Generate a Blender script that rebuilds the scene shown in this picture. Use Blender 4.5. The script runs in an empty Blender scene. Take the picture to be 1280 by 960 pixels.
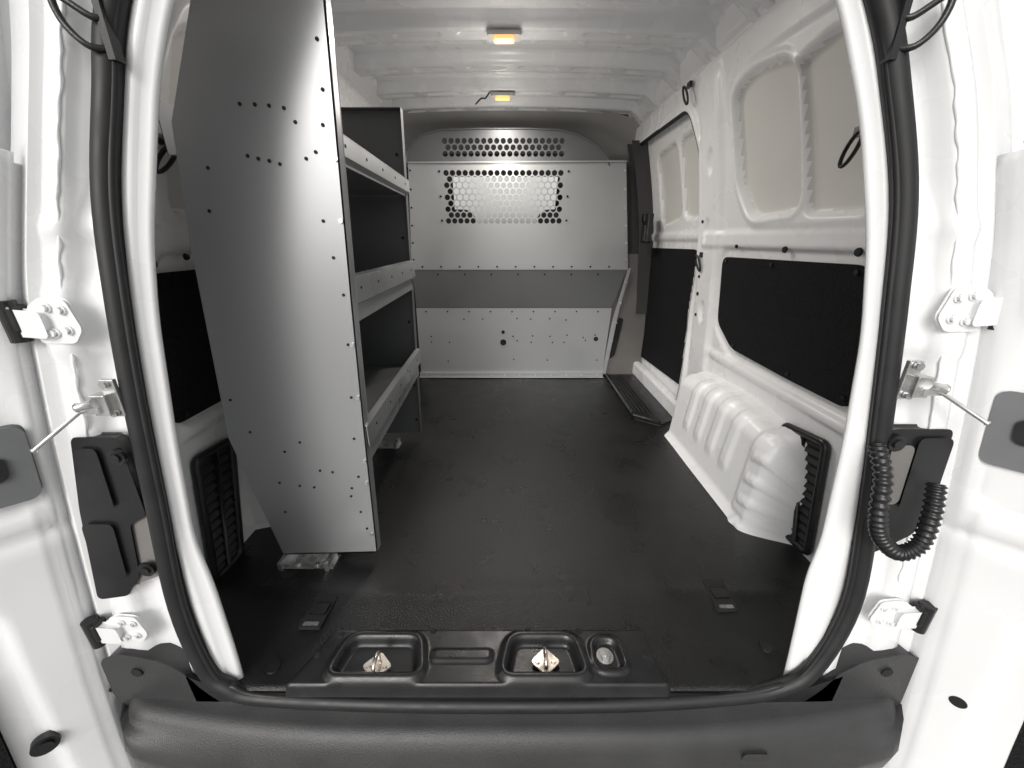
import bpy, math, random
import numpy as np
from mathutils import Vector, Matrix
random.seed(4)
sc=bpy.context.scene
# ------------------------------------------------------------------ materials
def mat(name,col,rough=.5,metal=0.,var=.06,vscale=6.,bump=0.,bscale=60.,coat=0.,rvar=.08,spec=.5,emit=None,estr=0.,bump2=0.,b2scale=400.,bd=.004,fleck=0.):
    m=bpy.data.materials.new(name);m.use_nodes=True
    nt=m.node_tree;N=nt.nodes;L=nt.links
    b=N['Principled BSDF']
    tc=N.new('ShaderNodeTexCoord')
    src=tc.outputs['Object']
    n=N.new('ShaderNodeTexNoise');n.inputs['Scale'].default_value=vscale;n.inputs['Detail'].default_value=3
    L.new(src,n.inputs['Vector'])
    r=N.new('ShaderNodeMapRange');r.inputs['From Min'].default_value=.3;r.inputs['From Max'].default_value=.7
    r.inputs['To Min'].default_value=1-var;r.inputs['To Max'].default_value=1+var
    L.new(n.outputs['Fac'],r.inputs['Value'])
    mx=N.new('ShaderNodeVectorMath');mx.operation='SCALE';mx.inputs[0].default_value=col[:3]
    L.new(r.outputs[0],mx.inputs['Scale'])
    outc=mx.outputs[0]
    if fleck>0:
        n3=N.new('ShaderNodeTexNoise');n3.inputs['Scale'].default_value=420;n3.inputs['Detail'].default_value=2
        L.new(src,n3.inputs['Vector'])
        r3=N.new('ShaderNodeMapRange');r3.inputs['From Min'].default_value=.62;r3.inputs['From Max'].default_value=.74
        r3.inputs['To Min'].default_value=0;r3.inputs['To Max'].default_value=fleck
        L.new(n3.outputs['Fac'],r3.inputs['Value'])
        ad=N.new('ShaderNodeVectorMath');ad.operation='ADD';L.new(outc,ad.inputs[0]);L.new(r3.outputs[0],ad.inputs[1]);outc=ad.outputs[0]
    L.new(outc,b.inputs['Base Color'])
    r2=N.new('ShaderNodeMapRange');r2.inputs['From Min'].default_value=.3;r2.inputs['From Max'].default_value=.7
    r2.inputs['To Min'].default_value=max(0.03,rough-rvar);r2.inputs['To Max'].default_value=min(1,rough+rvar)
    L.new(n.outputs['Fac'],r2.inputs['Value']);L.new(r2.outputs[0],b.inputs['Roughness'])
    b.inputs['Metallic'].default_value=metal
    b.inputs['Specular IOR Level'].default_value=spec
    b.inputs['Coat Weight'].default_value=coat;b.inputs['Coat Roughness'].default_value=.12
    last=None
    for st,s_,d in ((bump,bscale,bd),(bump2,b2scale,.001)):
        if st>0:
            nb=N.new('ShaderNodeTexNoise');nb.inputs['Scale'].default_value=s_;nb.inputs['Detail'].default_value=2
            L.new(src,nb.inputs['Vector'])
            bp=N.new('ShaderNodeBump');bp.inputs['Strength'].default_value=st;bp.inputs['Distance'].default_value=d
            L.new(nb.outputs['Fac'],bp.inputs['Height'])
            if last: L.new(last,bp.inputs['Normal'])
            last=bp.outputs[0]
    if last: L.new(last,b.inputs['Normal'])
    if emit:
        b.inputs['Emission Color'].default_value=(*emit,1);b.inputs['Emission Strength'].default_value=estr
    return m
WHITE=mat('white_body_paint',(.78,.785,.79),.28,coat=.4,var=.02,bump=.06,bscale=7)
WHITE2=mat('white_interior_paint',(.84,.845,.85),.28,var=.02,bump=.05,bscale=7,rvar=.04)
BLANK=mat('warm_white_panel',(.66,.65,.62),.6,var=.03)
ROOF=mat('white_roof_steel',(.82,.83,.84),.26,var=.03,bump=.10,bscale=9,rvar=.05)
HEADL=mat('grey_headliner_cloth',(.42,.415,.40),.9,var=.05,bump=.3,bscale=250)
GALV=mat('grey_painted_steel',(.40,.405,.415),.31,metal=.6,var=.02,vscale=1.5,rvar=.02,bump=.02,bscale=5,bump2=.06,b2scale=1500)
GALVD=mat('dark_grey_steel',(.15,.155,.16),.42,metal=.4,var=.04,vscale=4)
PART=mat('light_grey_steel',(.42,.43,.435),.36,metal=.45,var=.03,vscale=3,bump=.04,bscale=6)
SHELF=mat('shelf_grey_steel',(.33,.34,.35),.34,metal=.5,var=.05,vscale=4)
SHELFD=mat('shelf_shadow_steel',(.14,.145,.15),.45,metal=.4,var=.06,vscale=4)  # shelf steel with the shadow inside the unit painted into its colour
ZINC=mat('zinc_steel',(.62,.62,.61),.3,metal=.9,var=.12,vscale=30)
CHROME=mat('worn_chrome',(.78,.70,.62),.22,metal=1,var=.25,vscale=60)
FELT=mat('black_felt',(.010,.010,.011),.95,var=.6,vscale=170,bump=.9,bscale=240,spec=.2,fleck=.03)
RUB=mat('black_rubber_mat',(.0065,.0065,.0068),.31,var=.5,vscale=6,bump=.55,bscale=300,bd=.003,bump2=.3,b2scale=700,rvar=.07,spec=.5,fleck=.03)  # pale flecks paint the rubber's specular speckle into the colour
SEAL=mat('rubber_seal',(.010,.010,.011),.5,var=.2,vscale=20)
PLAST=mat('black_plastic',(.012,.012,.013),.33,var=.15,vscale=20,bump=.10,bscale=400)
BUMP=mat('grey_bumper_plastic',(.032,.032,.033),.42,var=.16,vscale=7,bump=.4,bscale=420,bd=.002,fleck=.02)
GPL=mat('grey_plastic',(.15,.155,.16),.5,var=.08,vscale=10)
TAUPE=mat('taupe_trim_plastic',(.15,.142,.135),.7,var=.08,vscale=8,bump=.2,bscale=300)
HOLE=mat('dark_hole',(.008,.008,.008),.8,var=.1)
LENS=mat('lamp_lens',(.9,.66,.4),.3,emit=(1,.46,.12),estr=1.1)
LAMPH=mat('lamp_housing',(.60,.585,.56),.5)
CABM=mat('cab_dark_trim',(.05,.05,.052),.8)
CONC=mat('concrete_ground',(.36,.35,.34),.85,var=.15,vscale=3,bump=.6,bscale=60)
BLACK=mat('satin_black',(.011,.011,.012),.3,var=.1)
# ------------------------------------------------------------------ builder
def sstep(a,b,x):
    t=np.clip((x-a)/(b-a),0,1);return t*t*(3-2*t)
def catmull(pts,n=8,closed=False):
    P=[Vector(p) for p in pts];o=[];m=len(P)
    for i in range(m if closed else m-1):
        if closed: a,b,c,d=P[(i-1)%m],P[i],P[(i+1)%m],P[(i+2)%m]
        else: a,b,c,d=P[max(i-1,0)],P[i],P[i+1],P[min(i+2,m-1)]
        for k in range(n):
            t=k/n
            o.append(.5*((2*b)+(-a+c)*t+(2*a-5*b+4*c-d)*t*t+(-a+3*b-3*c+d)*t**3))
    if not closed:o.append(P[-1])
    return o
def rpoly(pts,r,n=5):
    o=[];m=len(pts)
    for i in range(m):
        p=Vector(pts[i]);a=Vector(pts[i-1])-p;b=Vector(pts[(i+1)%m])-p
        rr=min(r,a.length*.45,b.length*.45)
        A=p+a.normalized()*rr;B=p+b.normalized()*rr
        for k in range(n+1):
            t=k/n;o.append(tuple((1-t)**2*A+2*t*(1-t)*p+t*t*B))
    return o
def sdf(Y,Z,pts):
    d=np.full(Y.shape,1e9);ins=np.zeros(Y.shape,bool);m=len(pts)
    for i in range(m):
        ay,az=pts[i];by,bz=pts[(i+1)%m]
        ey,ez=by-ay,bz-az;L2=ey*ey+ez*ez+1e-12
        t=np.clip(((Y-ay)*ey+(Z-az)*ez)/L2,0,1)
        d=np.minimum(d,(Y-ay-t*ey)**2+(Z-az-t*ez)**2)
        c=((az>Z)!=(bz>Z))&(Y<(by-ay)*(Z-az)/(bz-az+1e-12)+ay)
        ins^=c
    d=np.sqrt(d);return np.where(ins,-d,d)
class MB:
    def __init__(s): s.v=[];s.f=[];s.m=[];s.s=[]
    def add(s,vs,fs,mi=0,sm=False):
        o=len(s.v);s.v+= [tuple(v) for v in vs]
        for f in fs:
            s.f.append([i+o for i in f]);s.m.append(mi);s.s.append(sm)
        return s
    def prism(s,ring,off,mi=0,sm=False):
        n=len(ring);off=Vector(off);r=[Vector(p) for p in ring]
        vs=r+[p+off for p in r]
        fs=[list(range(n)),[n+i for i in reversed(range(n))]]+[[i,(i+1)%n,(i+1)%n+n,i+n] for i in range(n)]
        return s.add(vs,fs,mi,sm)
    def cyl(s,c,ax,r,h,n=16,mi=0,r2=None,sm=False):
        c=Vector(c);ax=Vector(ax).normalized();q=ax.to_track_quat('Z','Y')
        r2=r if r2 is None else r2
        vs=[c+q@Vector((r*math.cos(2*math.pi*i/n),r*math.sin(2*math.pi*i/n),0)) for i in range(n)]
        vs+=[c+q@Vector((r2*math.cos(2*math.pi*i/n),r2*math.sin(2*math.pi*i/n),h)) for i in range(n)]
        s.add(vs,[[i,(i+1)%n,(i+1)%n+n,i+n] for i in range(n)],mi,sm)
        s.add(vs,[list(reversed(range(n))),[n+i for i in range(n)]],mi,False)
        return s
    def box(s,c,d,mi=0,M=None):
        hx,hy,hz=[k/2 for k in d]
        vs=[Vector((x,y,z)) for x in(-hx,hx) for y in(-hy,hy) for z in(-hz,hz)]
        if M: vs=[M@v for v in vs]
        vs=[v+Vector(c) for v in vs]
        return s.add(vs,[[0,1,3,2],[4,6,7,5],[0,4,5,1],[2,3,7,6],[0,2,6,4],[1,5,7,3]],mi)
    def tube(s,path,r,n=12,mi=0,closed=False,sq=None,sm=True):
        P=[Vector(p) for p in path];m=len(P);vs=[];up=None
        for i,p in enumerate(P):
            a=P[(i-1)%m] if closed or i>0 else p;b=P[(i+1)%m] if closed or i<m-1 else p
            t=(b-a).normalized()
            if up is None:
                up=Vector((0,1,0)) if abs(t.y)<.9 else Vector((0,0,1))
            u=(up-t*up.dot(t)).normalized();up=u;w=t.cross(u)
            rr=r(i) if callable(r) else r
            fu,fw=(sq if sq else (1,1))
            for k in range(n):
                an=2*math.pi*k/n;vs.append(p+u*rr*fu*math.cos(an)+w*rr*fw*math.sin(an))
        fs=[]
        for i in range(m if closed else m-1):
            j=(i+1)%m
            for k in range(n): fs.append([i*n+k,i*n+(k+1)%n,j*n+(k+1)%n,j*n+k])
        if not closed: s.add(vs,fs+[list(range(n)),[(m-1)*n+k for k in reversed(range(n))]],mi,sm)
        else: s.add(vs,fs,mi,sm)
        return s
    def grid(s,X,Y,Z,mi=0,mask=None,sm=True,mimap=None):
        na,nb=X.shape;o=len(s.v)
        s.v+=list(map(tuple,np.stack([X,Y,Z],-1).reshape(-1,3).tolist()))
        for i in range(na-1):
            for j in range(nb-1):
                if mask is not None and mask[i,j]: continue
                s.f.append([o+i*nb+j,o+(i+1)*nb+j,o+(i+1)*nb+j+1,o+i*nb+j+1]);s.m.append(mi if mimap is None else int(mimap[i,j]));s.s.append(sm)
        return s
    def build(s,name,mats,parent=None,bevel=0,solid=0,label=None,seg=2):
        me=bpy.data.meshes.new(name);me.from_pydata(s.v,[],s.f)
        for m in (mats if isinstance(mats,list) else [mats]): me.materials.append(m)
        me.polygons.foreach_set('material_index',s.m);me.polygons.foreach_set('use_smooth',s.s)
        me.update()
        ob=bpy.data.objects.new(name,me);sc.collection.objects.link(ob)
        if parent is not None: attach(ob,parent)
        if solid:
            md=ob.modifiers.new('t','SOLIDIFY');md.thickness=solid;md.offset=-1
        if bevel:
            md=ob.modifiers.new('b','BEVEL');md.width=bevel;md.segments=seg;md.limit_method='ANGLE';md.angle_limit=math.radians(40)
        if label: ob['label']=label
        return ob
def attach(ob,parent):
    ob.parent=parent
    q=parent
    while q.parent is not None: q=q.parent
    ob.matrix_parent_inverse=Matrix.Translation(-q.location) if parent.parent is None else Matrix.Identity(4)
def root(name,loc,label,cat,group=None):
    e=bpy.data.objects.new(name,None);e.location=loc;e.empty_display_size=.1;sc.collection.objects.link(e)
    e['label']=label;e['category']=cat
    if group:e['group']=group
    return e
I=np.interp
# ------------------------------------------------------------------ interior wall profile (tumblehome)
def wp(z):
    z=np.asarray(z,float)
    return np.where(z<.5,0,np.where(z<.9,.03*(z-.5)/.4,.03+.16*(np.clip(z-.9,0,9)/.79)**1.4))
def XR(z): return .93-wp(z)
def XL(z): return -(.89-wp(z))
van=root('van',(0,1.0,-.5),'white cargo van seen through its open rear doors','van')
open_slide=rpoly([(1.40,.06),(1.375,.233),(1.40,.551),(1.352,.834),(1.345,1.079),(1.354,1.304),(1.44,1.49),(2.30,1.495),(2.30,.06)],.06)
recA=rpoly([(1.075,1.43),(.96,1.46),(.765,1.43),(.70,1.03),(.95,1.02),(1.04,1.14)],.05)
recB=rpoly([(.745,1.41),(.60,1.43),(.52,1.38),(.455,1.01),(.672,1.015)],.03)
recA2=rpoly([(1.11,1.47),(.96,1.50),(.55,1.48),(.40,1.2),(.40,.975),(.97,.98),(1.08,1.11)],.06)
def side_wall(sign):
    na,nb=330,250
    y=np.linspace(.06,2.30,na);z=np.linspace(-.03,1.72,nb)
    Y,Z=np.meshgrid(y,z,indexing='ij')
    out=np.zeros_like(Y)
    d2=sdf(Y,Z,recA2);out+= -.012*sstep(.012,-.012,d2)
    dA=sdf(Y,Z,recA);dB=sdf(Y,Z,recB)
    out+= .028*sstep(.014,-.010,dA)+.028*sstep(.014,-.010,dB)
    out+= -.005*sstep(.012,.002,np.abs(dA-.020))
    out+= .018*np.exp(-((Z-1.60)/.010)**2)
    out+= -.010*sstep(.90,.925,Z)*sstep(.985,.96,Z)*sstep(1.32,1.28,Y)
    dp=sdf(Y,Z,rpoly([(1.15,.90),(.40,.90),(.35,.66),(.35,.47),(.64,.47),(1.0,.475),(1.14,.57)],.05))
    out+= .012*sstep(.02,.0,dp)
    out+= -.020*sstep(1.15,1.19,Y)*sstep(1.36,1.32,Y)*sstep(.25,.5,Z)*sstep(1.60,1.5,Z)
    for cy,cz in ((1.25,1.25),(1.25,.62),(1.27,.98)):
        out+= .012*sstep(.06,.03,np.hypot((Y-cy)*2.0,(Z-cz)))
    out+= -.012*sstep(.42,.44,Z)*sstep(.475,.455,Z)*sstep(1.2,1.1,Y)*sstep(.3,.36,Y)
    mask=None;mm=np.zeros((na,nb),int)
    mm[(dA<-.004)|(dB<-.004)]=1
    if sign>0:
        ds=sdf(Y,Z,open_slide)
        out+= -.014*sstep(.035,.01,np.abs(ds))
        mask=(ds<-.004)
        X=XR(Z)+out
    else: X=XL(Z)-out
    b=MB().grid(X,Y,Z,0,mask,True,mm)
    return b
wr=side_wall(1).build('side_wall',[WHITE2,BLANK],van,label='white stamped steel side wall with black felt panel')
wl_=side_wall(-1).build('side_wall',[WHITE2,BLANK],van)
def wall_prism(sign,poly,thick=.006,off=.0,mi=0,b=None):
    b=b or MB();X=XR if sign>0 else XL
    ring=[(float(X(z))-sign*off,y,z) for y,z in poly]
    b.prism(ring,(-sign*thick,0,0),mi);return b
panR=rpoly([(1.134,.872),(.429,.878),(.384,.70),(.382,.505),(.635,.505),(.987,.515),(1.118,.60)],.035)
wall_prism(1,panR,.008,-.004).build('trim_panel',FELT,wr,bevel=.003,label='black felt trim panel')
panL=rpoly([(1.13,.865),(.36,.862),(.325,.70),(.318,.485),(.62,.485),(.987,.515),(1.118,.60)],.035)
wall_prism(-1,panL,.008,-.004).build('trim_panel',FELT,wl_,bevel=.003)
for sign,w,pl in ((1,wr,[(1.10,.86),(.80,.862),(.45,.862),(.40,.53),(.63,.52),(.97,.53)]),(-1,wl_,[(.42,.85),(.36,.50)])):
    X=XR if sign>0 else XL
    for y,z in pl:
        MB().cyl((float(X(z))-sign*.002,y,z),(-sign,0,0),.007,.009,12).build('trim_clip',PLAST,w,bevel=.001)
for sign,w,pl in ((1,wr,[(.741,.912,.011),(.457,.912,.012),(1.03,.918,.008),(1.30,.70,.010),(1.30,.60,.008),(1.30,.78,.008),(1.31,1.02,.008)]),(-1,wl_,[(.365,.888,.013),(.47,.90,.009)])):
    for y,z,r in pl:
        X=XR if sign>0 else XL
        x=float(X(z))-sign*(.008 if y<1.1 else .018)
        MB().cyl((x,y,z),(-sign,0,0),r,.006,18,0,r*.8).build('grommet',HOLE,w,bevel=.001)
def ring(sign,y,z,w,x=None,tilt=.35):
    X=XR if sign>0 else XL
    x=(float(X(z)) if x is None else x)-sign*.018
    b=MB()
    pts=[]
    for k in range(20):
        a=2*math.pi*k/20;pts.append((x-sign*(.012+.008*math.sin(a)),y+.018*math.cos(a)+tilt*.03*math.sin(a),z-.03+.034*math.sin(a)))
    b.tube(pts,.0048,8,0,True)
    b.box((x,y,z+.008),(.012,.03,.022))
    b.build('tie_ring',PLAST,w)
ring(1,1.40,1.555,wr);ring(1,1.30,.87,wr);ring(1,.50,1.18,wr,tilt=-.9);ring(-1,.43,1.15,wl_,tilt=.9)
def vent(sign,poly,w):
    X=XR if sign>0 else XL;b=MB()
    x0=float(X(.2))-sign*.004
    P=[Vector(p) for p in poly]
    b.prism([(x0-sign*.001,y,z) for y,z in rpoly(poly,.02)],(-sign*.004,0,0),0)
    n=13
    for i in range(n):
        t0=(i+.3)/n;t1=(i+.85)/n
        def at(u,t): 
            a=P[1].lerp(P[0],u);c=P[2].lerp(P[3],u);return a.lerp(c,t)
        for u0,u1 in ((.03,.48),(.52,.97)):
            q=[at(u0,t0),at(u1,t0),at(u1,t1),at(u0,t1)]
            b.add([(x0-sign*.007,q[0].x,q[0].y),(x0-sign*.007,q[1].x,q[1].y),(x0-sign*.013,q[2].x,q[2].y),(x0-sign*.013,q[3].x,q[3].y)],[[0,1,2,3]],1)
    path=[(x0-sign*.010,y,z) for y,z in rpoly(poly,.02)]
    b.tube(path,.012,8,1,True)
    b.tube([(x0-sign*.012,*(P[1].lerp(P[0],.5))),(x0-sign*.012,*(P[2].lerp(P[3],.5)))],.008,6,1)
    b.build('vent_grille',[HOLE,PLAST],w)
vent(1,[(.575,.361),(.40,.385),(.345,.030),(.455,.020)],wr)
vent(-1,[(.475,.36),(.335,.37),(.272,.0),(.385,.0)],wl_)
def wheel_house(sign,xi,xo,y0,y1,h,w):
    na,nb=140,60
    t=np.linspace(0,1,na);u=np.linspace(0,1,nb)
    T,U=np.meshgrid(t,u,indexing='ij')
    Y=y0+(y1-y0)*T
    e=np.minimum(sstep(0,.10,T)**.6,sstep(1.0,.90,T)**.6)
    r=.06;H=h*(.9+.1*np.sin(np.pi*T))
    zf=np.where(U<.55,U/.55*(H-r),H-r+r*np.sin((np.clip(U,.55,.78)-.55)/.23*np.pi/2))
    dx=np.where(U<.55,0,r*(1-np.cos((np.clip(U,.55,.78)-.55)/.23*np.pi/2)))
    dx=dx+np.where(U>.78,(U-.78)/.22*(abs(xo-xi)-r+.02),0)
    zf=zf+np.where(U>.78,(U-.78)/.22*.03,0)
    lean=.03*(zf/h)
    X=xi+sign*(dx+lean)
    fl=0
    for c in (.32,.45,.58,.71):
        fl=fl+.009*sstep(.045,.015,np.abs(T-c-.03*(1-zf/h)))*sstep(.10,.16,zf)*sstep(.95,.7,U)
    fl=fl+.014*sstep(.20,.17,T)*sstep(.02,.05,zf)
    fl=fl+.008*sstep(.006,.0,np.abs(np.mod(zf+.2*T,.085)-.04)-.012)*sstep(.17,.14,T)
    X=X-sign*fl*.9
    zf=zf+fl*.4*sstep(.5,.8,U)
    X=X*e+(xo+sign*.02)*(1-e)
    X=np.where(U<.06,X-sign*.02*(1-U/.06),X)
    b=MB().grid(X,Y,zf*(.55+.45*e),0)
    b.build('wheel_housing',WHITE2,w,label='white ribbed wheel housing')
wheel_house(1,.80,.93,.41,1.25,.365,wr)
wheel_house(-1,-.735,-.89,.485,1.25,.33,wl_)
def slide_door():
    na,nb=130,180
    Y,Z=np.meshgrid(np.linspace(1.33,2.32,na),np.linspace(.03,1.52,nb),indexing='ij')
    X=XR(Z)+.035
    r1=sdf(Y,Z,rpoly([(1.99,1.40),(1.71,1.42),(1.68,1.06),(1.97,1.02)],.05))
    r2=sdf(Y,Z,rpoly([(1.66,1.42),(1.50,1.42),(1.42,1.34),(1.43,1.05),(1.64,1.05)],.05))
    X=X+.022*sstep(.012,-.010,r1)+.022*sstep(.012,-.010,r2)
    X=X-.012*sstep(.0,.02,Z-.93)*sstep(.06,.04,Z-.93)
    mm=np.zeros(Y.shape,int);mm[(r1<-.003)|(r2<-.003)]=1
    d=MB().grid(X,Y,Z,0,None,True,mm).build('sliding_door',[WHITE2,BLANK],van,label='inside of the white sliding side door')
    pan=rpoly([(2.28,.89),(1.45,.895),(1.41,.80),(1.43,.471),(1.385,.172),(2.28,.13)],.04)
    MB().prism([(float(XR(z))+.038,y,z) for y,z in pan],(-.010,0,0)).build('trim_panel',FELT,d,bevel=.003,label='black felt trim panel')
    b=MB();b.box((.84,1.99,1.01),(.035,.11,.17));b.box((.822,1.97,.98),(.02,.04,.10));b.box((.83,2.02,1.07),(.03,.05,.05))
    b.build('door_lock',PLAST,d,bevel=.008)
    for y,z in ((1.46,.78),(1.47,.66),(1.50,.35)):
        MB().cyl((float(XR(z))+.03,y,z),(-1,0,0),.008,.01,12).build('grommet',HOLE,d)
slide_door()
p=[(float(XR(z))-.002,y,z) for y,z in open_slide]
MB().tube(p,.013,8,0,True).build('sliding_door_seal',SEAL,van)
# ------------------------------------------------------------------ floor pan + roof
na,nb=120,150
X,Y=np.meshgrid(np.linspace(-.92,.96,na),np.linspace(-.016,2.14,nb),indexing='ij')
Z=-.010*sstep(.24,.10,Y)+.0015*np.sin(X*9+1)*np.sin(Y*7)
Z=Z+.003*np.exp(-((Y-.235-.01*np.sin(X*6))/.02)**2)
floor_mat=MB().grid(X,Y,Z,0).build('floor_mat',RUB,None,solid=.006)
floor_mat['label']='black textured rubber mat covering the cargo floor';floor_mat['category']='floor mat'
na,nb=170,330
X,Y=np.meshgrid(np.linspace(-.92,.80,na),np.linspace(.10,2.16,nb),indexing='ij')
Z=1.700+.022*(1-((X+.05)/.8)**2)
for c,w_ in ((.30,.06),(.62,.06),(.92,.06),(1.24,.055),(1.55,.045),(1.86,.05),(2.13,.06)):
    Z=Z-.050*sstep(w_+.010,w_-.004,np.abs(Y-c-.015*((X/.8)**2)))
    Z=Z+.010*sstep(.018,.010,np.abs(Y-c-.015*((X/.8)**2)))*sstep(.03,.05,np.abs(np.mod(X+.12,.24)-.12))
for c,w_ in ((1.395,.05),(1.705,.055),(2.0,.04),(1.08,.05)):
    px=sstep(.085,.078,np.abs(np.mod(X+.1,.2)-.1));py=sstep(w_,w_-.01,np.abs(Y-c))
    Z=Z+.011*px*py
Z=Z-.05*sstep(.72,.82,np.abs(X+.03))
roof=MB().grid(X,Y,Z,0).build('roof_panel',ROOF,van,label='white ribbed roof steel')
def roof_lamp(x,y,z,e):
    b=MB();b.prism([(px,py,z) for px,py in rpoly([(x-.06,y-.025),(x+.06,y-.025),(x+.06,y+.03),(x-.06,y+.03)],.012)],(0,0,-.014))
    h=b.build('dome_lamp',LAMPH,roof,bevel=.003)
    b=MB();b.prism([(px,py,z-.0145) for px,py in rpoly([(x-.034,y-.022),(x+.034,y-.022),(x+.034,y+.014),(x-.034,y+.014)],.008)],(0,0,-.011))
    b.build('lamp_lens',LENS,h,bevel=.004)
    li=bpy.data.lights.new('lamp_light','AREA');li.shape='DISK';li.size=.10;li.energy=e;li.color=(1,.94,.87)
    lo=bpy.data.objects.new('lamp_light',li);lo.location=(x,y,z-.034);sc.collection.objects.link(lo);attach(lo,van)
    li=bpy.data.lights.new('lamp_light','POINT');li.energy=e*.28;li.color=(1,.94,.87);li.shadow_soft_size=.06
    lo=bpy.data.objects.new('lamp_light',li);lo.location=(x,y,z-.24);sc.collection.objects.link(lo);attach(lo,van)
roof_lamp(-.03,1.215,1.664,6.5);roof_lamp(-.05,1.85,1.664,4.5)
MB().tube(catmull([(-.12,1.85,1.67),(-.14,1.83,1.64),(-.16,1.80,1.63),(-.19,1.79,1.60)],5),.004,6).build('lamp_wire',PLAST,roof)
na,nb=60,16
X,T=np.meshgrid(np.linspace(-1.0,.84,na),np.linspace(0,1,nb),indexing='ij')
arch=.05*np.clip((np.abs(X+.05)-.35)/.45,0,1)**2
Y=2.14+.45*T;Z=1.685-arch*1.2-T*.16-.25*np.clip((np.abs(X+.05)-.45)/.4,0,1)**2*T
MB().grid(X,Y,Z,0).build('headliner',HEADL,van,label='grey cloth headliner of the cab')
b=MB()
hole=[(-.47,1.07),(.345,1.06),(.37,1.42),(-.48,1.42)]
outr=[(-1.0,-.1),(1.0,-.1),(.95,1.75),(-.95,1.75)]
b.add([(x,2.9,z) for x,z in outr+hole],[[0,1,5,4],[1,2,6,5],[2,3,7,6],[3,0,4,7]])
b.add([(-1,2.2,-.1),(-1,2.9,-.1),(-.95,2.9,1.75),(-.95,2.2,1.75),(1,2.33,-.1),(1,2.9,-.1),(.95,2.9,1.75),(.95,2.33,1.75)],[[0,1,2,3],[4,7,6,5],[0,4,5,1],[3,2,6,7]])
b.build('cab_lining',CABM,van)
for sx in (-.42,.33):
    b=MB();b.prism([(sx+px,2.6,z) for px,z in rpoly([(-.13,.85),(.13,.85),(.10,1.13),(-.10,1.13)],.05)],(0,.1,0));b.build('headrest',CABM,van,bevel=.03,seg=3)
zz=np.linspace(.0,1.50,30)
Zs=[z for z in zz if z>=.45]
b=MB();ringp=[(float(XR(z))-.05,2.12,z) for z in Zs]+[(float(XR(z))+.03,2.12,z) for z in reversed(Zs)]
b.prism(ringp,(0,.10,0));b.build('pillar_trim_or_backing',CABM,van,bevel=.01)
b=MB();b.prism([(.66,2.135,-.01),(.94,2.135,-.01),(.95,2.135,.5),(.87,2.135,.85),(.76,2.135,.85),(.76,2.135,.7),(.70,2.135,.45)],(0,.05,0))
b.prism([(x,2.12,z) for x,z in rpoly([(.705,.13),(.745,.15),(.785,.42),(.755,.42)],.02)],(0,.016,0),1)
b.build('pillar_trim_or_backing',[TAUPE,HOLE],van,bevel=.012,label='taupe plastic trim at the foot of the pillar')
b=MB();b.prism([(.60,2.16,.8),(.90,2.16,.8),(.80,2.16,1.42),(.60,2.16,1.36)],(0,.02,0));b.build('pillar_trim_or_backing',CABM,van)  # dark backing sheet added behind the gap beside the partition
b=MB();b.prism([(-1.0,2.15,-.05),(-.60,2.15,-.05),(-.60,2.15,1.36),(-.95,2.15,1.42)],(0,.02,0));b.build('pillar_trim_or_backing',CABM,van)  # matching dark backing sheet added on the left
b=MB();b.prism([(.69,1.36,-.0),(.80,1.28,-.0),(.90,1.35,-.0),(.90,2.10,0),(.69,2.10,0)],(0,0,.010))
for i in range(5): b.box((.715+i*.022,1.76,.013),(.008,.66,.006))
b.tube([(.69,1.40,.012),(.695,2.08,.012)],.012,8);b.tube([(.80,1.29,.012),(.69,1.40,.012)],.010,8)
b.build('step_trim',PLAST,van,bevel=.003)
b=MB();b.box((.925,1.80,.05),(.05,.95,.10));b.build('door_sill',WHITE2,van,bevel=.015)
# ------------------------------------------------------------------ rear frame
def col(tab,z):
    t=sorted(tab,key=lambda q:q[1]);return I(z,[q[1] for q in t],[q[0] for q in t])
SLt=[(-.45,1.46),(-.564,1.264),(-.604,1.145),(-.646,1.001),(-.669,.837),(-.684,.665),(-.694,.468),(-.706,.22),(-.69,.046),(-.69,-.1)]
SRt=[(.40,1.46),(.521,1.264),(.574,1.145),(.623,1.001),(.651,.837),(.674,.665),(.702,.432),(.716,.22),(.70,.08),(.70,-.1)]
ILt=[(-.38,1.46),(-.501,1.264),(-.542,1.166),(-.605,.941),(-.627,.81),(-.647,.57),(-.658,.359),(-.640,.251),(-.625,.05),(-.621,-.1)]
IRt=[(.35,1.46),(.481,1.264),(.548,1.114),(.599,.941),(.627,.782),(.640,.570),(.642,.34),(.628,.281),(.63,.08),(.63,-.1)]
OLt=[(-.62,1.46),(-.660,1.252),(-.753,.999),(-.805,.853),(-.845,.576),(-.869,.326),(-.891,.047),(-.90,-.15)]
ORt=[(.57,1.46),(.638,1.252),(.696,1.158),(.766,.941),(.788,.827),(.812,.67),(.853,.326),(.882,-.025),(.89,-.15)]
zz=np.linspace(-.045,1.47,120)
def sm(a,k=5):
    p=np.pad(a,k,mode='edge');ker=np.ones(2*k+1)/(2*k+1);return np.convolve(p,ker,'valid')
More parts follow.
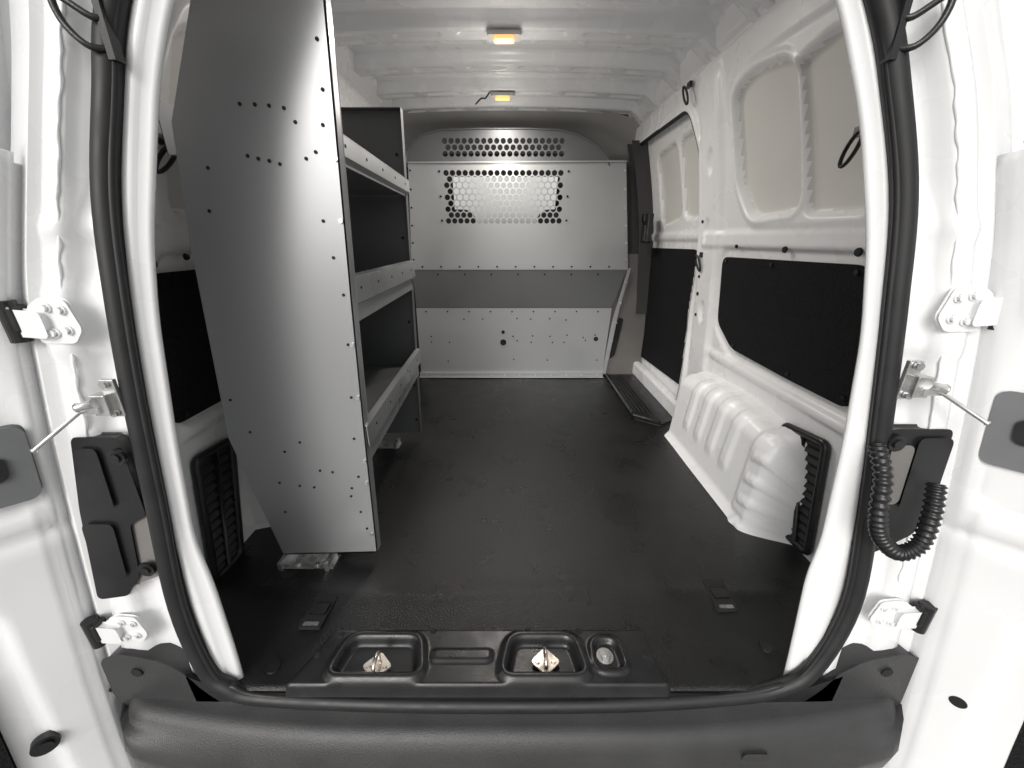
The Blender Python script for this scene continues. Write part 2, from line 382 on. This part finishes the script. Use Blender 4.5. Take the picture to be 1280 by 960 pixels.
for sign,S,In,O in ((-1,SLt,ILt,OLt),(1,SRt,IRt,ORt)):
    s_=sm(col(S,zz));i_=sm(col(In,zz),3);o_=sm(col(O,zz))
    xw=XR(zz) if sign>0 else XL(zz)
    yb=.1*zz
    prof=[(s_+sign*.01,yb+.012),(s_-sign*.008,yb+.004),(s_*.7+i_*.3,yb-.002),(s_*.45+i_*.55,yb+.0),(s_*.42+i_*.58,yb+.005),(s_*.12+i_*.88,yb+.006),(i_,yb+.012),(i_+sign*.003,yb+.018),(i_+sign*.02,yb+.026),(i_*.5+xw*.5,yb+.04),(xw+sign*.03,yb+.06)]
    X=np.stack([q[0] for q in prof],1);Y=np.stack([q[1] for q in prof],1);Z=np.stack([zz]*len(prof),1)
    fr=MB().grid(X,Y,Z,0).build('rear_pillar',WHITE,van,label='white rear pillar around the door opening')
    ts=np.array([0,.06,.14,.17,.22,.3,.42,.5,.53,.56,.66,.78,.86,.89,.92,.97,1.0])
    rel=np.array([.012,.0,-.006,.004,.012,.018,.018,.012,.006,-.006,-.008,-.008,-.004,.006,.008,-.010,-.008])
    Z=np.repeat(zz[:,None],len(ts)+2,1)
    X=np.zeros_like(Z);Y=np.zeros_like(Z)
    for k,(t,r) in enumerate(zip(ts,rel)):
        X[:,k]=s_+(o_-s_)*t
        Y[:,k]=(.1*(1-t)+.08*t)*zz+r
    for k in range(3,14):
        Y[:,k]+=-.006*sstep(.022,.006,np.abs(zz-.96))+.010*sstep(.12,.075,np.abs(zz-1.10))*(1 if 5<=k<=8 else 0)-.006*sstep(.07,.045,np.abs(zz-.81))+.008*sstep(.08,.05,np.abs(zz-.68))*(1 if 4<=k<=9 else 0)
    n0=len(ts)
    X[:,n0]=o_+sign*.07;Y[:,n0]=.08*zz+.03
    X[:,n0+1]=o_*1.6;Y[:,n0+1]=.08*zz+.32
    MB().grid(X,Y,Z,0).build('pillar_flange',WHITE,fr)
    zb=np.linspace(.28,1.30,90)
    MB().tube([(float(I(z,zz,s_+(o_-s_)*.62))+.0012*math.sin(z*61)+.001*math.sin(z*143),.088*z-.009,z) for z in zb],lambda i:.0026+.0008*math.sin(i*1.9),6).build('seam_sealer',WHITE2,fr)
sealp=[(x,.1*z-.010,z) for x,z in SLt[:-2]]+[(-.681,-.006,.046),(-.64,-.012,-.005),(-.571,-.015,-.034),(-.3,-.018,-.050),(0,-.018,-.055),(.25,-.018,-.050),(.479,-.015,-.034),(.60,-.012,-.01),(.67,-.006,.05)]+[(x,.1*z-.010,z) for x,z in reversed(SRt[:-2])]
sp=catmull(sealp,6)
b=MB().tube(sp,.0175,12,0)
b.tube([Vector((p.x*(1-.022),p.y-.004,p.z+(.010 if p.z<.0 else .0))) for p in sp],.006,8)
b.build('door_seal',SEAL,van)
b=MB();b.box((0,.22,1.56),(1.5,.12,.24));b.build('light_block_header',WHITE,van,bevel=.02)  # unseen header box, put in only to limit light through the opening
b=MB()
b.prism([(x,-.018,z) for x,z in [(-.72,-.14),(.73,-.14),(.73,.04),(.66,.0),(.60,-.018),(-.58,-.018),(-.66,.0),(-.72,.04)]],(0,.006,0))
b.build('sill_face',PLAST,van)
# bumper
na=90
xs=np.linspace(-1,1,na)
prof=[(.03,-.040),(.0,-.044),(-.018,-.054),(-.035,-.062),(-.052,-.066),(-.066,-.072),(-.078,-.084),(-.088,-.104),(-.102,-.140),(-.112,-.19),(-.108,-.235),(-.084,-.262),(-.02,-.27)]
X=np.zeros((na,len(prof)));Y=X.copy();Z=X.copy()
for i,t in enumerate(xs):
    a=abs(t);sw=.035*max(0,(a-.35)/.65)**2.0;endf=max(0,(a-.93)/.07)
    for k,(y,z) in enumerate(prof):
        X[i,k]=.885*t + (.01 if t>0 else -.01)*(-y*6)*a
        Y[i,k]=y+sw*(1 if y<0 else .3)+endf**2*.05*(1 if y<0 else .2)
        Z[i,k]=z+.040*a**3+ (.05*a**4 if k>7 else 0)
        Z[i,k]-=.006*math.exp(-((y+.03)/.008)**2)
bumper=MB().grid(X,Y,Z,0).build('rear_bumper',BUMP,van,label='dark grey textured plastic rear bumper')
b=MB();b.prism([(x,-.092,z) for x,z in rpoly([(.50,-.095),(.55,-.095),(.55,-.135),(.50,-.135)],.008)],(0,.02,0));b.build('tow_cover',BUMP,bumper,bevel=.003)
for sign in (-1,1):
    pts=[(.66,-.065),(.70,-.01),(.725,.045),(.77,.085),(.845,.105),(.885,.09),(.895,-.03),(.87,-.075)]
    b=MB();b.prism([(sign*x,-.018,z) for x,z in rpoly(pts,.02)],(0,.05,0))
    b.cyl((sign*.82,-.016,.055),(0,-1,0),.012,.005,16,1)
    b.build('bumper_corner',[BUMP,HOLE],bumper,bevel=.014,seg=4)
def pp(b,pts,y,th,mi=0,r=.01): b.prism([(x,y+.08*z,z) for x,z in rpoly(pts,r)],(0,th,0),mi)
b=MB();pp(b,[(-.805,.60),(-.725,.60),(-.715,.44),(-.752,.42),(-.765,.30),(-.80,.25),(-.862,.24),(-.835,.45)],-.010,.02)
pp(b,[(-.765,.46),(-.712,.46),(-.716,.30),(-.79,.27)],-.004,.02,1)
pp(b,[(-.80,.58),(-.765,.58),(-.765,.46),(-.81,.46)],-.016,.012);pp(b,[(-.835,.42),(-.78,.42),(-.785,.30),(-.84,.30)],-.016,.012)
b.build('tail_lamp_housing',[BLACK,TAUPE],van,bevel=.005,label='black tail lamp housing')
b=MB();pp(b,[(.690,.615),(.80,.615),(.80,.45),(.79,.40),(.73,.36),(.70,.35),(.708,.5)],-.010,.02)
pp(b,[(.745,.60),(.80,.60),(.80,.46),(.745,.46)],-.016,.02);pp(b,[(.70,.585),(.735,.585),(.735,.47),(.71,.47)],-.014,.01,1)
b.build('tail_lamp_housing',[BLACK,TAUPE],van,bevel=.005,label='black tail lamp housing')
for x,z in ((-.727,.566),(-.737,.318),(.700,.594),(.722,.39),(-.84,.06)):
    b=MB();b.cyl((x,.08*z-.012,z),(0,-1,0),.016,.006,20);b.cyl((x,.08*z-.018,z),(0,-1,0),.009,.004,16);b.build('grommet',PLAST,van,bevel=.002)
hp=catmull([(.675,.04,.585),(.663,.0,.545),(.660,-.02,.475),(.676,-.025,.43),(.712,-.03,.40),(.745,-.03,.42),(.755,-.02,.48),(.765,.0,.53)],22)
MB().tube(hp,lambda i:.0128+.0022*math.sin(i*1.55),14).build('cable_hose',PLAST,van,label='black corrugated cable hose')
def hinge(sx,x,z):
    b=MB();y=.08*z-.010;k=.72
    b.prism([(x+sx*px*k,y,z+pz*k) for px,pz in rpoly([(-.045,-.02),(-.03,.045),(.02,.05),(.055,.03),(.055,-.05),(-.02,-.05)],.01)],(0,-.006,0))
    b.prism([(x+sx*px*k,y-.004,z+pz*k) for px,pz in rpoly([(.02,.02),(.085,.025),(.085,-.03),(.02,-.035)],.01)],(0,-.014,0))
    for px,pz in ((-.02,.025),(.012,.030),(-.018,-.022),(.015,-.028)):
        px*=k;pz*=k
        b.cyl((x+sx*px,y-.006,z+pz),(0,-1,0),.0085,.003,16);b.cyl((x+sx*px,y-.009,z+pz),(0,-1,0),.006,.005,6)
    b.build('door_hinge',WHITE,van,bevel=.003,seg=3)
    b=MB();b.cyl((x+sx*.066,y-.012,z-.034),(0,0,1),.013,.068,16);b.box((x+sx*.062,y-.008,z+.004),(.022,.028,.045));b.build('hinge_cover',PLAST,van,bevel=.005)
hinge(-1,-.755,.815);hinge(-1,-.815,.165);hinge(1,.742,.835);hinge(1,.79,.205)
def check(sx,x,z,ex,ey,ez):
    b=MB();y=.08*z-.010
    b.box((x,y-.010,z),(.026,.024,.038));b.box((x-sx*.010,y-.003,z+.008),(.024,.008,.07));b.box((x+sx*.016,y-.022,z-.004),(.034,.010,.018))
    b.cyl((x-sx*.010,y-.008,z+.035),(0,-1,0),.007,.007,8);b.cyl((x-sx*.010,y-.008,z-.018),(0,-1,0),.007,.007,8)
    b.tube([(x,y-.02,z),(x+sx*.03,y-.028,z-.008),(ex,ey,ez)],.0038,8)
    b.tube([(x+sx*.0,y-.026,z+.008),(x+sx*.03,y-.028,z+.0)],.0075,8)
    b.build('door_check',ZINC,van,bevel=.002)
check(-1,-.712,.672,-.825,-.005,.60);check(1,.700,.705,.79,-.01,.655)
for sx,x in ((-1,-.572),(1,.545)):
    b=MB();pts=[(x,.105,1.20),(x+sx*.02,.085,1.195),(x+sx*.042,.08,1.22),(x+sx*.044,.08,1.25),(x+sx*.01,.09,1.23),(x-sx*.0,.10,1.235)]
    b.tube(catmull(pts,5),.0045,8);b.box((x,.10,1.225),(.010,.016,.085));b.build('hinge_stay',PLAST,van)
# ------------------------------------------------------------------ rear doors (opened wide)
def rear_door(sign,O):
    ca=math.cos(math.radians(45))
    def edge(z): return float(col(O,z))+sign*.008, .08*z-.002
    def D(t,z,off=0.):
        ex,ey=edge(z)
        return Vector((ex+sign*(t*ca)-sign*off*ca, ey-t*ca-off*.7, z))
    zs=np.linspace(-.42,1.42,130);ts=np.concatenate([[0,.004,.012,.02,.03],np.linspace(.04,.60,60)])
    X=np.zeros((len(zs),len(ts)));Y=X.copy();Z=X.copy()
    T,ZZ=np.meshgrid(ts,zs)
    dip=.018*sstep(.02,.0,sdf(T,ZZ,rpoly([(.11,-.2),(.7,-.2),(.7,.30),(.13,.30)],.04)))
    dip+= .012*sstep(.02,.0,sdf(T,ZZ,rpoly([(.035,.48),(.7,.48),(.7,.84),(.06,.84)],.04)))
    dip+= .010*sstep(.015,.0,np.abs(ZZ-.42)-.004)+.03*sstep(.022,0,T)
    dip+= .008*sstep(.006,.0,np.abs(T-.032))
    for i,z in enumerate(zs):
        for j,t in enumerate(ts):
            X[i,j],Y[i,j],Z[i,j]=D(t,z,-float(dip[i,j])+.012)
    win=sdf(T,ZZ,rpoly([(.05,1.06),(.60,.98),(.60,1.40),(.10,1.38)],.05))
    mask=(win<0)|((ZZ>1.0)&(T<.0))
    mask|=(ZZ>1.04+.9*T)
    d=MB().grid(X,Y,Z,0,mask).build('rear_door',WHITE,van,solid=.012,label='open white rear door, inner side')
    def flat(poly,off,th,name,m_,bev=.004):
        r=[D(t,z,off) for t,z in poly];n=Vector((-sign*ca,-.7,0))*th
        MB().prism(r,n).build(name,m_,d,bevel=bev,seg=3)
    if sign<0:
        flat(rpoly([(.030,.505),(.13,.505),(.13,.635),(.034,.635)],.014),.004,.018,'door_catch',GPL,.006)
        flat(rpoly([(.058,.55),(.085,.55),(.085,.59),(.058,.59)],.013),.021,.006,'catch_button',PLAST,.003)
        c=D(.115,-.045,.004)
    else:
        flat(rpoly([(.030,.575),(.13,.575),(.13,.70),(.034,.70)],.014),.004,.018,'door_catch',GPL,.006)
        flat(rpoly([(.058,.62),(.085,.62),(.085,.66),(.058,.66)],.013),.021,.006,'catch_button',PLAST,.003)
        c=D(.079,.045,.004)
    n=Vector((-sign*ca,-.7,0))
    b=MB();b.cyl(c,n,.021,.016,24);b.cyl(c+n*.016,n,.013,.005,20,0);b.build('rubber_stop',PLAST,d,bevel=.003)
    flat(rpoly([(.165,-.18),(.58,-.18),(.58,.17),(.168,.17)],.03),-.004,.01,'trim_panel',FELT)
rear_door(-1,OLt);rear_door(1,ORt)
# ------------------------------------------------------------------ sill trim plate with strikers
na,nb=170,50
X,Y=np.meshgrid(np.linspace(-.51,.36,na),np.linspace(-.024,.125,nb),indexing='ij')
edge=np.minimum(np.minimum(X+.51-.05*(Y/.12),.36-.02*(Y/.12)-X),.125-Y)
Z=-.016+.026*sstep(.0,.014,edge)
for cx,w_ in ((-.315,.115),(.075,.105)):
    d=sdf(X,Y,rpoly([(cx-w_*.95,.0),(cx+w_*.95,.0),(cx+w_*.75,.095),(cx-w_*.75,.095)],.03))
    Z+= .012*sstep(.018,.004,np.abs(d))-.014*sstep(.0,-.02,d)
d=sdf(X,Y,rpoly([(.19,.01),(.27,.01),(.26,.09),(.195,.09)],.03));Z+=.008*sstep(.012,.002,np.abs(d))-.006*sstep(.0,-.012,d)
d=sdf(X,Y,rpoly([(-.19,.035),(-.05,.035),(-.05,.06),(-.19,.06)],.01));Z+=.006*sstep(.008,-.004,d)
Z-=.03*sstep(-.014,-.024,Y)
plate=MB().grid(X,Y,Z,0).build('sill_trim',PLAST,van,label='moulded black sill trim plate')
def striker(x,y):
    b=MB();z=.004
    pts=[(x-.034,y),(x,y-.028),(x+.034,y),(x,y+.032)]
    b.prism([(px,py,z) for px,py in rpoly(pts,.008)],(0,0,.004))
    b.tube(catmull([(x,y-.018,z),(x,y-.018,z+.022),(x,y,z+.030),(x,y+.018,z+.022),(x,y+.018,z)],5),.0045,8)
    b.cyl((x-.019,y,z+.004),(0,0,1),.006,.004,8);b.cyl((x+.019,y,z+.004),(0,0,1),.006,.004,8)
    b.build('striker',CHROME,plate,bevel=.001)
striker(-.316,.026);striker(.079,.036)
b=MB();b.cyl((.223,.05,.002),(0,0,1),.020,.004,24);b.cyl((.223,.05,.006),(0,0,1),.013,.008,6,0);b.cyl((.223,.05,.014),(0,0,1),.007,.003,16,0);b.build('hex_bolt',ZINC,plate,bevel=.001)
for x,y in ((-.465,.05),(.318,.05),(-.20,.108),(-.43,.100),(.04,.108),(.17,.108)):
    b=MB();b.cyl((x,y,.008),(0,0,1),.010,.004,14,0,.007);b.cyl((x,y,.012),(0,0,1),.004,.002,8,0);b.build('push_clip',HOLE,plate)
for x,y in ((-.566,.034),(.634,.082)):
    b=MB();b.cyl((x,y,-.012),(0,0,1),.017,.006,24,0,.015);b.build('mat_button',PLAST,floor_mat,bevel=.001)
for x,y in ((-.525,.175),(.585,.225)):
    b=MB();b.prism([(px,py,-.0065) for px,py in rpoly([(x-.03,y-.05),(x+.028,y-.05),(x+.036,y+.05),(x-.022,y+.05)],.006)],(0,0,.009),0)
    b.prism([(px,py,.002) for px,py in rpoly([(x-.02,y-.015),(x+.025,y-.015),(x+.028,y+.015),(x-.018,y+.015)],.004)],(0,0,.007),1)
    b.prism([(px,py,.002) for px,py in rpoly([(x-.02,y-.045),(x+.02,y-.045),(x+.02,y-.035),(x-.018,y-.035)],.002)],(0,0,.002),2)
    b.build('tie_down_slot',[HOLE,RUB,ZINC],floor_mat)
# ------------------------------------------------------------------ partition
part=root('partition',(0,2.1,0),'grey steel partition with perforated window behind the seats','partition')
yP=2.10
def hexmesh(b,x0,z0,nc,nr,a,r,y,mi=0):
    R=a/math.sqrt(3);hz=a*.8660254
    for j in range(nr):
        odd=j%2;n=nc-odd
        for i in range(n):
            cx=x0+a*(i+.5+.5*odd);cz=z0+R+hz*j
            o=[];inn=[]
            for k in range(24):
                an=math.radians(15*k)
                rad=(a/2)/math.cos(((an+math.pi/6)%(math.pi/3))-math.pi/6)
                o.append((cx+rad*math.cos(an),y,cz+rad*math.sin(an)));inn.append((cx+r*math.cos(an),y,cz+r*math.sin(an)))
            b.add(o+inn,[[k,(k+1)%24,24+(k+1)%24,24+k] for k in range(24)],mi)
        if odd:
            cz=z0+R+hz*j
            for cx,sg in ((x0,1),(x0+a*nc,-1)):
                b.add([(cx,y,cz-R),(cx+sg*a/2,y,cz-R/2),(cx+sg*a/2,y,cz+R/2),(cx,y,cz+R)],[[0,1,2,3]],mi)
    W=a*nc;H=2*R+hz*(nr-1)
    for i in range(nc+1):
        cx=x0+a*i
        xl=max(x0,cx-a/2);xr=min(x0+W,cx+a/2)
        b.add([(cx,y,z0+R/2),(xr,y,z0),(xl,y,z0)],[[0,1,2]],mi)
        if nr%2==1: b.add([(cx,y,z0+H-R/2),(xl,y,z0+H),(xr,y,z0+H)],[[0,1,2]],mi)
    return W,H
wx0=-.428
a=.0395;NC=19;NR=9;R_=a/math.sqrt(3);W=a*NC;H=2*R_+a*.8660254*(NR-1);wx1=wx0+W;wz0=1.035;wz1=wz0+H
b=MB();hexmesh(b,wx0,wz0,NC,NR,a,.0165,yP)
b.build('perforated_window',PART,part,label='perforated steel window panel')
b=MB()
outr=[(-.672,.756),(.779,.756),(.701,1.392),(-.639,1.385)];inn=[(wx0,wz0),(wx1,wz0),(wx1,wz1),(wx0,wz1)]
b.add([(x,yP,z) for x,z in outr+inn],[[0,1,5,4],[1,2,6,5],[2,3,7,6],[3,0,4,7]])
for k in range(11): b.cyl((-.60+k*.125,yP-.001,.775),(0,-1,0),.0065,.004,8,1)
for k in range(6):
    z=.82+k*.105
    b.cyl((-.655+.025*k/5,yP-.001,z),(0,-1,0),.006,.004,8,1);b.cyl((.762-.065*k/5,yP-.001,z),(0,-1,0),.008,.005,8,2)
for x,z in ((-.45,1.34),(.35,1.34),(-.45,1.06),(.35,1.06),(-.45,1.2),(.35,1.2)): b.cyl((x,yP-.001,z),(0,-1,0),.007,.004,8,1)
b.prism([(x,yP-.001,z) for x,z in ((-.639,1.383),(.701,1.390),(.701,1.398),(-.639,1.391))],(0,-.010,0),0)
up=b.build('upper_panel',[PART,HOLE,ZINC],part,label='light grey upper steel panel')
b=MB();z2=1.413
Wt,Ht=hexmesh(b,wx0,z2,NC,3,a,.0158,yP+.006)
x0,x1,z3=wx0,wx0+Wt,z2+Ht
yA=yP+.006
arch=[(-.655,1.37),(-.641,1.44),(-.60,1.50),(-.529,1.540),(-.42,1.560),(-.2,1.567),(.1,1.567),(.29,1.560),(.40,1.535),(.50,1.49),(.585,1.41),(.60,1.37)]
L_=[p for p in arch if p[0]<x0];R_l=[p for p in arch if p[0]>x1];M_=[p for p in arch if x0<=p[0]<=x1]
top=[(x0,1.559)]+M_+[(x1,1.556)]
b.add([(x,yA,z) for x,z in L_+[(x0,1.559),(x0,1.37)]],[list(range(len(L_)+2))])
b.add([(x,yA,z) for x,z in [(x1,1.37),(x1,1.556)]+R_l],[list(range(len(R_l)+2))])
b.add([(x,yA,z) for x,z in [(x0,z3)]+top+[(x1,z3)]],[list(range(len(top)+2))])
b.add([(x0,yA,1.37),(x1,yA,1.37),(x1,yA,z2),(x0,yA,z2)],[[0,1,2,3]])
b.tube([(x,yA-.004,z) for x,z in arch],.005,6,0)
b.build('top_panel',[GALVD],part,label='dark grey arched top panel with punched rows')
b=MB()
b.add([(-.672,yP+.004,.758),(.776,yP+.004,.758),(.695,yP+.016,.49),(-.667,yP+.016,.49)],[[0,1,2,3]])
for k in range(7): b.cyl((-.5+k*.18,yP+.004,.725),(0,-1,0),.006,.004,8,1)
b.build('middle_panel',[GALVD,HOLE],part,label='grey steel middle panel with shade painted in')  # dark steel here paints the shade of a downward-tilted panel
b=MB()
b.add([(-.667,yP+.004,.498),(.695,yP+.004,.498),(.665,yP+.0,.03),(-.670,yP+.0,.03)],[[0,1,2,3]])
for gx in (-.56,-.45,-.33,-.21,.02,.15,.27,.39,.51,.60):
    for gz in (.30,.26,.12,.42):
        if random.random()<.72: b.cyl((gx+random.uniform(-.02,.02),yP+.001,gz+random.uniform(-.01,.01)),(0,-1,0),.005,.003,8,1)
for k in range(9): b.cyl((-.6+k*.15,yP+.003,.475),(0,-1,0),.0055,.004,8,1)
b.cyl((-.063,yP+.001,.255),(0,-1,0),.022,.004,16,1);b.cyl((-.063,yP+.001,.33),(0,-1,0),.012,.004,16,1);b.cyl((.60,yP+.002,.28),(0,-1,0),.016,.005,16,1)
b.build('lower_panel',[PART,HOLE],part,label='light grey lower steel panel with small holes')
b=MB();b.box((-.005,yP-.012,.018),(1.34,.03,.030));b.box((-.005,yP-.035,.006),(1.34,.04,.006))
for k in range(12): b.cyl((-.62+k*.113,yP-.028,.018),(0,-1,0),.006,.004,6,1)
b.build('floor_flange',[PART,ZINC],part,bevel=.002)
b=MB();b.prism([(.776,yP-.004,.76),(.797,yP-.004,.77),(.745,yP-.004,.5),(.69,yP-.004,.02),(.662,yP-.004,.02),(.70,yP-.004,.40)],(0,-.006,0))
for t in (.1,.3,.5,.7,.9): b.cyl((.782-.1*t,yP-.011,.74-.68*t),(0,-1,0),.008,.006,6,1)
b.build('side_bracket',[PART,ZINC],part)
# ------------------------------------------------------------------ shelving unit
sh=root('shelving_unit',(-.55,.72,0),'grey steel three tier shelving unit bolted beside the wall','shelving unit')
yE=.332;yF=1.116
endp=[(-.575,1.40),(-.691,1.165),(-.722,.924),(-.762,.44),(-.697,.041),(-.410,.05),(-.394,.46),(-.378,.80),(-.345,1.40)]
b=MB();b.prism([(x,yE,z) for x,z in endp],(0,.0025,0))
fl=[(-.410,.05),(-.394,.46),(-.378,.80),(-.345,1.40)]
for (x0,z0),(x1,z1) in zip(fl,fl[1:]): b.prism([(x0,yE,z0),(x1,yE,z1),(x1-.0025,yE,z1),(x0-.0025,yE,z0)],(0,.03,0))
b.prism([(-.697,yE,.041),(-.41,yE,.05),(-.41,yE,.053),(-.697,yE,.044)],(0,.03,0))
hl=[(-.545,1.196),(-.515,1.195),(-.487,1.193),(-.458,1.189),(-.375,1.22),(-.385,1.16),(-.551,1.105),(-.53,1.10),(-.508,1.096),(-.487,1.090),(-.408,1.112),(-.43,1.10),(-.44,1.165),(-.405,.903),(-.395,.82),(-.402,.70),(-.729,.553),(-.573,.429),(-.534,.340),(-.454,.282),(-.640,1.083),(-.66,1.0),(-.46,.255),(-.56,.285),(-.60,.29),(-.43,.32),(-.425,.44),(-.44,.20),(-.50,.335),(-.62,.40),(-.415,.56),(-.70,.46),(-.415,.98),(-.372,1.30),(-.43,.14),(-.66,.20),(-.655,.30)]
for x,z in hl: b.cyl((x,yE-.0004,z),(0,-1,0),.0038,.0012,10,1)
for x,z in ((-.398,.37),(-.402,.30),(-.390,.56),(-.384,.70),(-.36,1.10),(-.368,.98),(-.41,.12)): b.cyl((x-.008,yE-.0004,z),(0,-1,0),.0055,.004,8,2)
b.build('end_panel',[GALV,HOLE,ZINC],sh,bevel=.0008,label='tall grey end panel dotted with bolt holes')
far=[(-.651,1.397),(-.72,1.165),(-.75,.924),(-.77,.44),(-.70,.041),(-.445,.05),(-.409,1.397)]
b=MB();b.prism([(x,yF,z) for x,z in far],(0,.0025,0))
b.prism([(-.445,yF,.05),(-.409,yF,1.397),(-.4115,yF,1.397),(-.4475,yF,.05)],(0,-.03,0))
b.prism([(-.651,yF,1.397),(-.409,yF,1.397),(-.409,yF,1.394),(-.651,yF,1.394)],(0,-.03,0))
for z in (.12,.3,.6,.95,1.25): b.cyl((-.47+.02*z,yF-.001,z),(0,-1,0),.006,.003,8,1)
b.build('end_panel',[SHELFD,HOLE],sh,label='grey far end panel, its shadow painted into the colour')
def tray(zb,lip,name='shelf',drop=.03):
    b=MB();xf0=-.382-.03*(1-zb/1.4) ;xf1=-.416-.03*(1-zb/1.4)
    y0=yE+.004;y1=yF-.004
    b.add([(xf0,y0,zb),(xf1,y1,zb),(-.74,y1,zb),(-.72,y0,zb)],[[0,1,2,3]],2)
    b.prism([(xf0,y0,zb-drop),(xf1,y1,zb-drop),(xf1,y1,zb),(xf0,y0,zb)],(.0025,0,0))
    b.add([(xf0+.0025,y0,zb),(xf1+.0025,y1,zb),(xf1+.016,y1,zb+.010),(xf0+.016,y0,zb+.010)],[[0,1,2,3]])
    b.prism([(xf0+.016,y0,zb+.010),(xf1+.016,y1,zb+.010),(xf1+.016,y1,zb+lip),(xf0+.016,y0,zb+lip)],(-.0025,0,0))
    b.prism([(xf0+.016,y0,zb+lip),(xf1+.016,y1,zb+lip),(xf1+.0,y1,zb+lip+.003),(xf0+.0,y0,zb+lip+.003)],(0,0,.002))
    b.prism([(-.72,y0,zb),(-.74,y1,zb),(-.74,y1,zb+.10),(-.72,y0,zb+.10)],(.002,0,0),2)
    for k in range(5):
        t=(k+.5)/5;b.cyl((xf0+(xf1-xf0)*t+.016,y0+(y1-y0)*t,zb+lip*.6),(1,0,0),.004,.0012,8,1)
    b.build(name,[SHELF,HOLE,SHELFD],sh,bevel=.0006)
tray(1.108,.052,drop=.005);tray(.785,.072,drop=.04);tray(.405,.07,drop=.05)
for y in (yE+.01,yF-.05):
    b=MB();b.box((-.63,y,.003),(.17,.055,.004));b.box((-.63,y+.012,.02),(.17,.003,.036));b.box((-.56,y-.012,.016),(.012,.05,.03));b.box((-.70,y-.012,.016),(.012,.05,.03))
    b.cyl((-.66,y-.012,.005),(0,0,1),.009,.007,6);b.cyl((-.60,y-.012,.005),(0,0,1),.009,.007,6)
    b.build('mounting_bracket',ZINC,sh,bevel=.001)
# ------------------------------------------------------------------ outside
b=MB();b.add([(-60,-60,-.52),(60,-60,-.52),(60,60,-.52),(-60,60,-.52)],[[0,1,2,3]])
g=b.build('ground',CONC);g['kind']='structure'
b=MB();b.box((0,1.3,-.2),(1.7,2.4,.30));b.build('underbody',CABM,van)
# ------------------------------------------------------------------ light, camera
d=Vector((.28,.80,-.50)).normalized()
sun=bpy.data.lights.new('sun','SUN');sun.energy=1.0;sun.angle=math.radians(22);sun.color=(1,.985,.96)
so=bpy.data.objects.new('sun',sun);so.rotation_euler=d.to_track_quat('-Z','Y').to_euler();sc.collection.objects.link(so)
w=bpy.data.worlds.new('World');sc.world=w;w.use_nodes=True
nt=w.node_tree;bg=nt.nodes['Background'];sk=nt.nodes.new('ShaderNodeTexSky');sk.sky_type='NISHITA';sk.sun_disc=False
sk.sun_elevation=math.asin(-d.z);sk.sun_rotation=math.atan2(-d.x,-d.y);sk.dust_density=4;sk.air_density=2.0;sk.ozone_density=1
hs=nt.nodes.new('ShaderNodeHueSaturation');hs.inputs['Saturation'].default_value=.12
nt.links.new(sk.outputs[0],hs.inputs['Color']);nt.links.new(hs.outputs[0],bg.inputs[0]);bg.inputs[1].default_value=.15
cd=bpy.data.cameras.new('camera');cd.sensor_width=36;cd.lens=13.5;cd.clip_start=.01;cd.clip_end=500
co=bpy.data.objects.new('camera',cd);co.location=(0,-.585,.94);co.rotation_euler=(math.radians(69.5),0,0);sc.collection.objects.link(co);sc.camera=co
sc.view_settings.view_transform='Standard';sc.view_settings.look='None';sc.view_settings.exposure=0
